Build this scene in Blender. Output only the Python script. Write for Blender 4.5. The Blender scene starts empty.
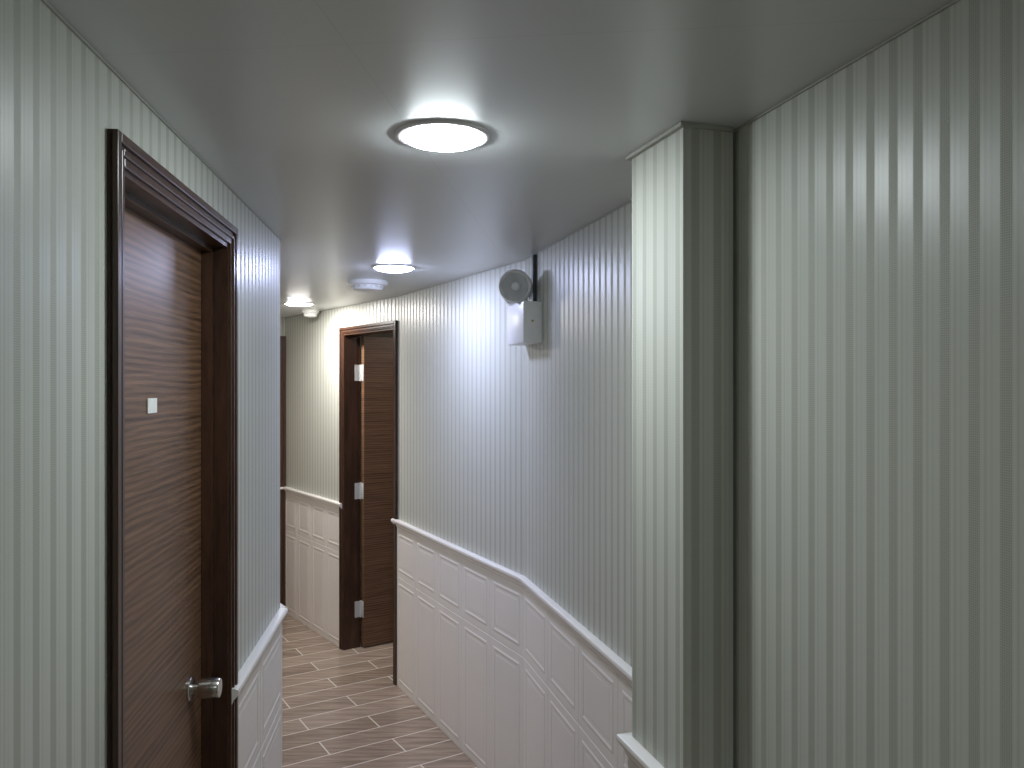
import bpy, bmesh, math
from mathutils import Vector, Matrix

scene = bpy.context.scene
try:
    scene.view_settings.view_transform = 'Standard'
except Exception:
    pass
CEIL = 2.13
RAIL = 0.91

# ------------------------------------------------------------ materials
class NT:
    def __init__(self, name):
        self.m = bpy.data.materials.new(name)
        self.m.use_nodes = True
        self.t = self.m.node_tree
        self.b = self.t.nodes['Principled BSDF']
    def n(self, typ, **kw):
        nd = self.t.nodes.new(typ)
        for k, v in kw.items():
            setattr(nd, k, v)
        return nd
    def l(self, a, b):
        self.t.links.new(a, b)
    def math(self, op, a, b=None, c=None, clamp=False):
        nd = self.n('ShaderNodeMath', operation=op)
        nd.use_clamp = clamp
        for i, v in enumerate((a, b, c)):
            if v is None: continue
            if hasattr(v, 'links'): self.l(v, nd.inputs[i])
            else: nd.inputs[i].default_value = v
        return nd.outputs[0]
    def mix(self, f, a, b):
        nd = self.n('ShaderNodeMix', data_type='RGBA')
        for idx, v in ((0, f), (6, a), (7, b)):
            if hasattr(v, 'links'): self.l(v, nd.inputs[idx])
            elif idx == 0: nd.inputs[0].default_value = v
            else: nd.inputs[idx].default_value = (*v, 1)
        return nd.outputs[2]
    def bump(self, h, strength, dist):
        nd = self.n('ShaderNodeBump')
        nd.inputs['Strength'].default_value = strength
        nd.inputs['Distance'].default_value = dist
        self.l(h, nd.inputs['Height'])
        self.l(nd.outputs[0], self.b.inputs['Normal'])
    def coord(self, scale=(1,1,1), rot=(0,0,0), loc=(0,0,0)):
        tc = self.n('ShaderNodeTexCoord')
        mp = self.n('ShaderNodeMapping')
        mp.inputs['Scale'].default_value = scale
        mp.inputs['Rotation'].default_value = rot
        mp.inputs['Location'].default_value = loc
        self.l(tc.outputs['Object'], mp.inputs[0])
        return mp.outputs[0]
    def noise(self, vec, scale, detail=3, rough=.5):
        nd = self.n('ShaderNodeTexNoise')
        nd.inputs['Scale'].default_value = scale
        nd.inputs['Detail'].default_value = detail
        nd.inputs['Roughness'].default_value = rough
        self.l(vec, nd.inputs['Vector'])
        return nd.outputs['Fac']

def simple(name, col, rough=.5, metal=0, spec=.5, nscale=30, namt=.06):
    m = NT(name)
    f = m.noise(m.coord(), nscale, 1)
    c = m.mix(f, tuple(x*(1-namt) for x in col), tuple(min(1, x*(1+namt)) for x in col))
    m.l(c, m.b.inputs['Base Color'])
    m.b.inputs['Roughness'].default_value = rough
    m.b.inputs['Metallic'].default_value = metal
    m.b.inputs['Specular IOR Level'].default_value = spec
    return m.m

def wallpaper():
    m = NT('striped_wallpaper')
    tc = m.n('ShaderNodeTexCoord')
    sx = m.n('ShaderNodeSeparateXYZ'); m.l(tc.outputs['Object'], sx.inputs[0])
    x = m.math('ADD', sx.outputs[0], sx.outputs[1])
    z = sx.outputs[2]
    u = m.math('FRACT', m.math('DIVIDE', x, 0.046))
    d = m.math('ABSOLUTE', m.math('SUBTRACT', u, 0.28))
    band = m.math('MULTIPLY', m.math('SUBTRACT', 0.21, d), 18, clamp=True)
    d2 = m.math('ABSOLUTE', m.math('SUBTRACT', u, 0.64))
    pin = m.math('MULTIPLY', m.math('SUBTRACT', 0.07, d2), 18, clamp=True)
    d3 = m.math('ABSOLUTE', m.math('SUBTRACT', u, 0.84))
    pin2 = m.math('MULTIPLY', m.math('SUBTRACT', 0.06, d3), 18, clamp=True)
    a = m.math('SINE', m.math('MULTIPLY', m.math('ADD', x, z), 2*math.pi/0.0060))
    b = m.math('SINE', m.math('MULTIPLY', m.math('SUBTRACT', x, z), 2*math.pi/0.0060))
    weave = m.math('MULTIPLY_ADD', m.math('MULTIPLY', a, b), .5, .5)
    darkc = m.mix(weave, (.345,.35,.30), (.555,.565,.50))
    light = (.595,.605,.55)
    c = m.mix(band, light, darkc)
    c = m.mix(m.math('MULTIPLY', pin, .5), c, (.455,.46,.405))
    c = m.mix(m.math('MULTIPLY', pin2, .3), c, (.465,.47,.415))
    m.l(c, m.b.inputs['Base Color'])
    r = m.math('MULTIPLY_ADD', band, .2, .36)
    m.l(r, m.b.inputs['Roughness'])
    m.b.inputs['Specular IOR Level'].default_value = .5
    m.bump(m.math('MULTIPLY', weave, band), .2, .001)
    return m.m

def wood(name, c1, c2, rough=.35, horiz=True):
    m = NT(name)
    sc = (.9, .9, 34) if horiz else (22, 22, 1.2)
    n1 = m.noise(m.coord(scale=sc), 2.2, 4, .6)
    n2 = m.noise(m.coord(scale=(sc[0]*4, sc[1]*4, sc[2]*8)), 2.0, 3, .6)
    w = m.n('ShaderNodeTexWave', wave_type='BANDS', bands_direction='Z' if horiz else 'X')
    w.inputs['Scale'].default_value = 10 if horiz else 8
    w.inputs['Distortion'].default_value = 6
    w.inputs['Detail'].default_value = 3
    w.inputs['Detail Scale'].default_value = .8
    m.l(m.coord(scale=(.35,.35,2.2) if horiz else (2.2,2.2,.5)), w.inputs['Vector'])
    f = m.math('ADD', m.math('MULTIPLY', n1, .65), m.math('MULTIPLY', n2, .6))
    f = m.math('ADD', f, m.math('MULTIPLY', m.math('SUBTRACT', w.outputs['Fac'], .5), .2))
    f = m.math('MULTIPLY', m.math('SUBTRACT', f, .38), 2.3, clamp=True)
    m.l(m.mix(f, c1, c2), m.b.inputs['Base Color'])
    m.b.inputs['Roughness'].default_value = rough
    return m.m

def floor_mat():
    m = NT('wood_plank_tile')
    ang = math.radians(-32)
    v = m.coord(rot=(0, 0, ang))
    br = m.n('ShaderNodeTexBrick')
    br.offset = .5
    br.inputs['Scale'].default_value = 1
    br.inputs['Brick Width'].default_value = .60
    br.inputs['Row Height'].default_value = .15
    br.inputs['Mortar Size'].default_value = .0035
    br.inputs['Mortar Smooth'].default_value = .1
    br.inputs['Color1'].default_value = (0,0,0,1)
    br.inputs['Color2'].default_value = (1,1,1,1)
    m.l(v, br.inputs['Vector'])
    g = m.noise(m.coord(rot=(0,0,ang), scale=(2.2, 26, 1)), 1.6, 5, .6)
    g = m.math('MULTIPLY', m.math('SUBTRACT', g, .32), 2.6, clamp=True)
    c = m.mix(g, (.13,.085,.058), (.50,.39,.30))
    tint = m.mix(br.outputs['Color'], (.23,.17,.125), (.42,.335,.265))
    c = m.mix(.45, c, tint)
    c = m.mix(br.outputs['Fac'], c, (.68,.61,.52))
    m.l(c, m.b.inputs['Base Color'])
    m.b.inputs['Roughness'].default_value = .26
    return m.m

def ceiling_mat():
    m = NT('satin_ceiling_panel')
    v = m.coord(rot=(0,0,math.radians(6)), loc=(.35,.1,0))
    br = m.n('ShaderNodeTexBrick')
    br.offset = 0
    br.inputs['Scale'].default_value = 1
    br.inputs['Brick Width'].default_value = 2.4
    br.inputs['Row Height'].default_value = .6
    br.inputs['Mortar Size'].default_value = .001
    br.inputs['Mortar Smooth'].default_value = .5
    br.inputs['Color1'].default_value = (.64,.66,.665,1)
    br.inputs['Color2'].default_value = (.65,.67,.675,1)
    br.inputs['Mortar'].default_value = (.57,.58,.58,1)
    m.l(v, br.inputs['Vector'])
    m.l(br.outputs['Color'], m.b.inputs['Base Color'])
    m.b.inputs['Roughness'].default_value = .34
    m.b.inputs['Specular IOR Level'].default_value = .8
    return m.m

def emis(name, col, s):
    m = NT(name)
    m.b.inputs['Base Color'].default_value = (.9,.9,.9,1)
    m.b.inputs['Emission Color'].default_value = (*col, 1)
    m.b.inputs['Emission Strength'].default_value = s
    return m.m

M_paper = wallpaper()
M_leaf = wood('door_veneer_wood', (.055,.026,.014), (.225,.122,.068), .42)
M_frame = wood('door_frame_wood', (.030,.014,.009), (.082,.038,.023), .30, False)
M_floor = floor_mat()
M_ceil = ceiling_mat()
M_wains = simple('cream_moulded_panel', (.85,.81,.76), .36, nscale=9, namt=.02)
M_rail = simple('cream_gloss_rail', (.88,.85,.81), .22, nscale=9, namt=.02)
M_steel = simple('brushed_steel', (.62,.61,.58), .25, 1.0, nscale=90)
M_white = simple('white_plastic', (.80,.80,.78), .4)
M_ring = simple('lamp_trim_metal', (.72,.72,.74), .35, .3)
M_box = simple('white_enamel', (.84,.84,.85), .35)
M_hinge = simple('satin_hinge_metal', (.55,.55,.54), .4, nscale=60)
M_grey = simple('grey_plastic', (.55,.55,.55), .35)
M_dark = simple('dark_plastic', (.06,.06,.06), .5)
M_label = simple('label_paper', (.85,.86,.84), .6)
M_seam = simple('ceiling_edge_trim', (.42,.42,.38), .5)
M_glass = simple('lamp_reflector', (.85,.86,.88), .2, .6)
M_room = simple('room_plaster', (.55,.53,.48), .8)
M_led = simple('amber_indicator', (.45,.35,.05), .3)

# ------------------------------------------------------------ mesh helpers
def new_obj(name, bm, mats, mw=None, parent=None, smooth=False):
    bmesh.ops.recalc_face_normals(bm, faces=bm.faces[:])
    me = bpy.data.meshes.new(name)
    bm.to_mesh(me); bm.free()
    for mt in (mats if isinstance(mats, (list, tuple)) else [mats]):
        me.materials.append(mt)
    if smooth:
        for p in me.polygons: p.use_smooth = True
        try: me.set_sharp_from_angle(angle=math.radians(35))
        except Exception: pass
    ob = bpy.data.objects.new(name, me)
    scene.collection.objects.link(ob)
    if parent: ob.parent = parent
    if mw is not None: ob.matrix_local = mw
    return ob

def box(bm, x0, x1, y0, y1, z0, z1, mi=0, bev=0):
    vs = [bm.verts.new((x, y, z)) for x in (x0, x1) for y in (y0, y1) for z in (z0, z1)]
    fs = []
    for q in ((0,1,3,2),(4,6,7,5),(0,4,5,1),(2,3,7,6),(0,2,6,4),(1,5,7,3)):
        f = bm.faces.new([vs[i] for i in q]); f.material_index = mi; fs.append(f)
    if bev:
        es = set(e for f in fs for e in f.edges)
        r = bmesh.ops.bevel(bm, geom=list(es), offset=bev, segments=2, affect='EDGES', profile=.5)
        for f in r['faces']: f.material_index = mi

def relief(bm, x0, x1, z0, z1, y, prof, mi=0, fill=True):
    loops = []
    for i, p in prof:
        loops.append([bm.verts.new(c) for c in ((x0+i, y-p, z0+i), (x1-i, y-p, z0+i), (x1-i, y-p, z1-i), (x0+i, y-p, z1-i))])
    for a, b in zip(loops, loops[1:]):
        for k in range(4):
            f = bm.faces.new((a[k], a[(k+1)%4], b[(k+1)%4], b[k])); f.material_index = mi
    if fill:
        f = bm.faces.new(loops[-1]); f.material_index = mi

def extrude_profile(bm, prof, x0, x1, mi=0, sh0=0, sh1=0):
    a = [bm.verts.new((x0+sh0*y, y, z)) for y, z in prof]
    b = [bm.verts.new((x1+sh1*y, y, z)) for y, z in prof]
    n = len(prof)
    for i in range(n):
        f = bm.faces.new((a[i], a[(i+1)%n], b[(i+1)%n], b[i])); f.material_index = mi
    bm.faces.new(a).material_index = mi
    bm.faces.new(b[::-1]).material_index = mi

def lathe(bm, prof, segs=40, mi=0, mat=Matrix()):
    rings = []
    for r, h in prof:
        if r < 1e-6: rings.append([bm.verts.new(mat @ Vector((0,0,h)))])
        else: rings.append([bm.verts.new(mat @ Vector((r*math.cos(2*math.pi*k/segs), r*math.sin(2*math.pi*k/segs), h))) for k in range(segs)])
    for a, b in zip(rings, rings[1:]):
        for k in range(segs):
            k2 = (k+1) % segs
            if len(a) == 1 and len(b) == 1: continue
            if len(a) == 1: f = bm.faces.new((a[0], b[k], b[k2]))
            elif len(b) == 1: f = bm.faces.new((a[k], a[k2], b[0]))
            else: f = bm.faces.new((a[k], a[k2], b[k2], b[k]))
            f.material_index = mi

def frame_mw(p0, p1):
    u = Vector((p1[0]-p0[0], p1[1]-p0[1], 0)); L = u.length
    return Matrix.Translation((p0[0], p0[1], 0)) @ Matrix.Rotation(math.atan2(u.y, u.x), 4, 'Z'), L

RAILP = [(0.0,RAIL-.042),(-.008,RAIL-.042),(-.012,RAIL-.034),(-.013,RAIL-.028),(-.019,RAIL-.023),(-.024,RAIL-.016),
         (-.026,RAIL-.009),(-.024,RAIL-.003),(-.017,RAIL),(0.0,RAIL)]
PROF = [(0,0),(.0015,.0012),(.030,.0012),(.035,.0030),(.041,.0030),(.046,.0012),(.058,.0012),(.061,.0018),(.066,.0018)]

def wall(name, p0, p1, door=None, th=.10, wains=True, mat=None, crown=True, col=.29):
    mw, L = frame_mw(p0, p1)
    bm = bmesh.new()
    spans = [(0, L)]
    if door:
        s0, s1, dz = door
        spans = [(a, b) for a, b in ((0, s0), (s1, L)) if b-a > .003]
        box(bm, s0, s1, 0, th, dz, CEIL)
    for a, b in spans: box(bm, a, b, 0, th, 0, CEIL)
    w = new_obj(name, bm, mat or M_paper, mw)
    if wains:
        for a, b in spans:
            if b-a < .03: continue
            bm = bmesh.new()
            box(bm, a, b, -.006, 0, 0, RAIL-.03)
            n = max(1, round((b-a)/col)); cw = (b-a)/n
            for k in range(n):
                x0 = a+k*cw+.0015; x1 = a+(k+1)*cw-.0015
                if x1-x0 < .1: continue
                for z0, z1 in ((.004,.598),(.601,RAIL-.044)):
                    relief(bm, x0, x1, z0, z1, -.006, PROF)
            new_obj('wainscot_panel', bm, M_wains, parent=w)
            bm = bmesh.new()
            extrude_profile(bm, RAILP, a, b)
            new_obj('chair_rail', bm, M_rail, parent=w, smooth=True)
    if crown:
        bm = bmesh.new()
        box(bm, 0, L, -.004, 0, CEIL-.004, CEIL-.0005)
        new_obj('ceiling_bead', bm, M_seam, parent=w)
    return w, mw, L

# ------------------------------------------------------------ plan
B0 = (-.311, -1.5); A = (-.767, 2.646); C = (-2.564, 5.137); E = (-1.645, 5.80)
D0 = (-.625, 4.385); K = (.05, 3.08); P1 = (.455, 1.553); P2 = (.42, 1.52); B1 = (1.205, -1.5)

off = math.hypot(-.4763-B0[0], 1.5)
ND = (off+1.250, off+1.950, 1.992)
w_left, MWL, LL = wall('wall_left', B0, A, door=ND)
wall('wall_left_far', A, C)
w_end, MWE, LE = wall('wall_end', C, E, door=None, wains=True)
FS0, FS1, FT = 1.744-.72, 1.744-.035, 1.965
w_fd, MWD, LD = wall('wall_right_far_door', E, D0, door=(FS0, FS1, FT))
wall('wall_right_far', D0, K)
wall('wall_right_middle', K, P1)
wall('wall_right', P2, B1)
wall('wall_back', B1, B0)

# pilaster
mwp, Lp = frame_mw((.252, 1.681), (.315, 1.473))
bm = bmesh.new(); box(bm, 0, Lp, 0, .105, 0, CEIL)
pil = new_obj('wall_pilaster', bm, M_paper, mwp)
bm = bmesh.new(); box(bm, -.006, Lp+.006, -.006, .105, 0, RAIL-.03)
relief(bm, .002, Lp-.002, .004, .598, -.006, PROF)
relief(bm, .002, Lp-.002, .601, RAIL-.044, -.006, PROF)
new_obj('wainscot_panel', bm, M_wains, parent=pil)
bm = bmesh.new()
extrude_profile(bm, RAILP, 0, Lp, sh0=1, sh1=-1)
a = [bm.verts.new((Lp-y, y, z)) for y, z in RAILP]; b = [bm.verts.new((Lp-y, .10, z)) for y, z in RAILP]
for i in range(len(a)): bm.faces.new((a[i], a[(i+1)%len(a)], b[(i+1)%len(a)], b[i]))
a = [bm.verts.new((y, y, z)) for y, z in RAILP]; b = [bm.verts.new((y, .10, z)) for y, z in RAILP]
for i in range(len(a)): bm.faces.new((a[i], a[(i+1)%len(a)], b[(i+1)%len(a)], b[i]))
new_obj('chair_rail', bm, M_rail, parent=pil, smooth=True)
bm = bmesh.new(); box(bm, -.010, Lp+.010, -.010, .10, CEIL-.008, CEIL-.0005)
new_obj('ceiling_bead', bm, M_seam, parent=pil)

# floor and ceiling
bm = bmesh.new(); box(bm, -3.4, 2.3, -1.9, 8.0, -.1, 0); new_obj('floor', bm, M_floor)
bm = bmesh.new(); box(bm, -3.4, 2.3, -1.9, 8.0, CEIL, CEIL+.1); new_obj('ceiling', bm, M_ceil)

# room behind far door
wall('wall_room_side', (-1.56, 5.93), (.4, 7.2), wains=False, mat=M_room, crown=False)
wall('wall_room_back', (.4, 7.2), (1.5, 3.6), wains=False, mat=M_room, crown=False)
wall('wall_room_near', (1.5, 3.6), (.17, 3.12), wains=False, mat=M_room, crown=False)

# ------------------------------------------------------------ doors
def casing(bm, s0, s1, top, th, cw=.042, pr=.016):
    def ring(o, i, y0, y1):
        box(bm, s0-o, s0-i, y0, y1, 0, top+o, bev=.0015)
        box(bm, s1+i, s1+o, y0, y1, 0, top+o, bev=.0015)
        box(bm, s0-i, s1+i, y0, y1, top+i, top+o, bev=.0015)
    ring(cw, -.004, -pr*.6, .0)
    ring(cw, cw-.016, -pr, -.002)
    ring(cw-.024, cw-.032, -pr*.85, -.002)
    box(bm, s0-.002, s0+.014, -.004, th+.004, 0, top)
    box(bm, s1-.014, s1+.002, -.004, th+.004, 0, top)
    box(bm, s0, s1, -.004, th+.004, top-.014, top+.002)

def leaf(bm, x0, x1, y0, y1, z1):
    box(bm, x0, x1, y0, y1, .008, z1, bev=.002)

s0, s1, top = ND
d = bpy.data.objects.new('door_1', None); scene.collection.objects.link(d); d.matrix_world = MWL
bm = bmesh.new(); casing(bm, s0, s1, top, .10)
box(bm, s0+.014, s0+.022, .035, .055, 0, top-.014)
box(bm, s1-.024, s1-.014, .030, .055, 0, top-.014)
box(bm, s0+.014, s1-.014, .030, .055, top-.026, top-.014)
new_obj('frame', bm, M_frame, parent=d)
bm = bmesh.new(); leaf(bm, s0+.015, s1-.015, .056, .096, top-.016)
new_obj('leaf', bm, M_leaf, parent=d)
bm = bmesh.new()
kx = off+1.833; R = Matrix.Translation((kx, .056, .958)) @ Matrix.Rotation(math.radians(90), 4, 'X')
KP = [(0,0),(.027,0),(.027,.004),(.025,.006),(.012,.007),(.012,.020),(.0205,.022),(.022,.025),(.022,.064),(.0205,.067),(0,.0675)]
lathe(bm, KP, 40, 0, R)
new_obj('door_knob', bm, M_steel, parent=d, smooth=True)
bm = bmesh.new()
lx = off+1.578; box(bm, lx-.026, lx+.026, .0535, .056, 1.593, 1.622, bev=.0008)
new_obj('number_label', bm, M_label, parent=d)

d = bpy.data.objects.new('door_2', None); scene.collection.objects.link(d); d.matrix_world = MWD
bm = bmesh.new(); casing(bm, FS0, FS1, FT, .10, cw=.034)
new_obj('frame', bm, M_frame, parent=d)
bm = bmesh.new(); leaf(bm, FS0+.016, FS0+.054, .112, .112+.645, FT-.016)
new_obj('leaf', bm, M_leaf, parent=d)
bm = bmesh.new()
for hz in (.24, .98, 1.72):
    box(bm, FS0+.018, FS0+.050, .1095, .112, hz-.05, hz+.05, bev=.0006)
    box(bm, FS0+.0142, FS0+.0165, .068, .103, hz-.05, hz+.05)
    lathe(bm, [(0,-.052),(.006,-.052),(.006,.052),(0,.052)], 12, 0, Matrix.Translation((FS0+.017, .107, hz)))
new_obj('hinges', bm, M_hinge, parent=d, smooth=True)
bm = bmesh.new()
R = Matrix.Translation((FS0+.054, .112+.59, .965)) @ Matrix.Rotation(math.radians(90), 4, 'Y')
lathe(bm, KP, 32, 0, R)
new_obj('door_knob', bm, M_steel, parent=d, smooth=True)

d = bpy.data.objects.new('door_3', None); scene.collection.objects.link(d); d.matrix_world = MWE
bm = bmesh.new()
e1 = LE-.05; e0 = e1-.70
for o0, o1, pr in ((.045, 0, .022), (.045, .028, .030)):
    box(bm, e0-o0, e0-o1, -pr, 0, 0, 1.95+o0, bev=.001)
    box(bm, e1+o1, e1+o0, -pr, 0, 0, 1.95+o0, bev=.001)
    box(bm, e0-o1, e1+o1, -pr, 0, 1.95+o1, 1.95+o0, bev=.001)
new_obj('frame', bm, M_frame, parent=d)
bm = bmesh.new(); box(bm, e0, e1, -.014, 0, .008, 1.95)
new_obj('leaf', bm, M_leaf, parent=d)
bm = bmesh.new()
lathe(bm, KP, 32, 0, Matrix.Translation((e0+.07, -.014, .965)) @ Matrix.Rotation(math.radians(90), 4, 'X'))
new_obj('door_knob', bm, M_steel, parent=d, smooth=True)

# ------------------------------------------------------------ downlights
def downlight(x, y, col, s, r=.077, drop=.015):
    e = bpy.data.objects.new('recessed_downlight', None); scene.collection.objects.link(e)
    e.location = (x, y, CEIL)
    bm = bmesh.new()
    lathe(bm, [(r, -.002),(r, -.004),(r+.004, -.0055),(r+.011, -.005),(r+.015, -.003),(r+.016, 0)], 48)
    new_obj('trim_ring', bm, M_ring, parent=e, smooth=True)
    bm = bmesh.new()
    lathe(bm, [(r+.001, -.0045),(r*.9, -.0045-drop*.4),(r*.6, -.0045-drop*.8),(0, -.0045-drop)], 32)
    new_obj('diffuser', bm, emis('lamp_diffuser', col, s), parent=e, smooth=True)
downlight(.02, -.35, (.88,1,.92), 42)
downlight(-.133, 1.545, (.88,.97,1), 104, drop=.017)
downlight(-.485, 3.29, (.60,.67,1), 185)
downlight(-1.27, 4.77, (1,.965,.92), 300, drop=.009)
downlight(-.02, 4.75, (1,.93,.85), 80)  # unseen lamp added inside the room to brighten the open door leaf

# ------------------------------------------------------------ detectors
def detector(x, y, r, name):
    e = bpy.data.objects.new(name, None); scene.collection.objects.link(e)
    e.location = (x, y, CEIL)
    bm = bmesh.new()
    lathe(bm, [(0,0),(r,0),(r,-.012),(r*.96,-.018),(r*.80,-.022),(r*.78,-.034),(r*.70,-.042),(r*.35,-.046),(0,-.047)], 40)
    new_obj('housing', bm, M_white, parent=e, smooth=True)
    bm = bmesh.new()
    for k in range(16):
        a = 2*math.pi*k/16
        m = Matrix.Rotation(a, 4, 'Z')
        n0 = len(bm.verts)
        box(bm, r*.775, r*.80, -r*.09, r*.09, -.032, -.025)
        bm.verts.ensure_lookup_table()
        for v in bm.verts[n0:]: v.co = m @ v.co
    new_obj('vents', bm, M_grey, parent=e)
    bm = bmesh.new(); lathe(bm, [(.004,-.040),(.004,-.0475),(0,-.049)], 12, 0, Matrix.Translation((r*.4,0,0)))
    new_obj('indicator', bm, M_grey, parent=e)
detector(-.675, 3.74, .092, 'smoke_detector')
detector(-1.31, 5.20, .055, 'smoke_detector')

# ------------------------------------------------------------ emergency light on wall_right_middle
mwk, Lk = frame_mw(K, P1)
e = bpy.data.objects.new('emergency_light', None); scene.collection.objects.link(e); e.matrix_world = mwk
bm = bmesh.new()
box(bm, .005, .232, -.072, 0, 1.797, 1.945, bev=.004)
new_obj('battery_box', bm, M_box, parent=e, smooth=True)
bm = bmesh.new()
box(bm, .2315, .2325, -.056, -.012, 1.855, 1.925)
new_obj('side_plate', bm, M_box, parent=e)
bm = bmesh.new()
lathe(bm, [(.004,0),(.004,.002),(0,.003)], 16, 0, Matrix.Translation((.2325,-.038,1.875)) @ Matrix.Rotation(math.radians(90),4,'Y'))
new_obj('status_led', bm, M_led, parent=e)
for i, (lx, ly, yaw) in enumerate(((.150, -.078, 25), (.045, -.050, 60))):
    bm = bmesh.new()
    box(bm, lx-.006, lx+.006, -.045, -.033, 1.94, 1.965)
    new_obj('bracket_%d' % (i+1), bm, M_white, parent=e)
    R = Matrix.Translation((lx, ly, 2.006)) @ Matrix.Rotation(math.radians(-yaw), 4, 'Z') @ Matrix.Rotation(math.radians(98), 4, 'Y') @ Matrix.Scale(1.12, 4)
    bm = bmesh.new()
    lathe(bm, [(0,-.045),(.018,-.043),(.034,-.028),(.046,-.004),(.053,.002),(.055,.008),(.053,.016),(.049,.018),(.046,.013),(.044,.006)], 36, 0, R)
    new_obj('lamp_shell_%d' % (i+1), bm, M_white, parent=e, smooth=True)
    bm = bmesh.new()
    lathe(bm, [(.045,.008),(.036,-.004),(.020,-.016),(.013,-.018)], 36, 0, R)
    new_obj('lamp_reflector_%d' % (i+1), bm, M_glass, parent=e, smooth=True)
    bm = bmesh.new()
    lathe(bm, [(.014,-.018),(.014,.002),(.010,.007),(0,.009)], 24, 0, R)
    new_obj('lamp_bulb_%d' % (i+1), bm, M_white, parent=e, smooth=True)
bm = bmesh.new()
box(bm, .14, .158, -.014, 0, 1.945, CEIL-.006)
new_obj('cable_conduit', bm, M_dark, parent=e)

# ------------------------------------------------------------ camera
cd = bpy.data.cameras.new('camera'); cam = bpy.data.objects.new('camera', cd)
scene.collection.objects.link(cam)
cam.location = (0, 0, 1.65); cam.rotation_euler = (math.radians(90), 0, 0)
cd.sensor_width = 36; cd.lens = 28.125; cd.clip_start = .02
scene.camera = cam
w = bpy.data.worlds.new('world'); scene.world = w; w.use_nodes = True
w.node_tree.nodes['Background'].inputs[0].default_value = (.5,.55,.6,1)
w.node_tree.nodes['Background'].inputs[1].default_value = .02
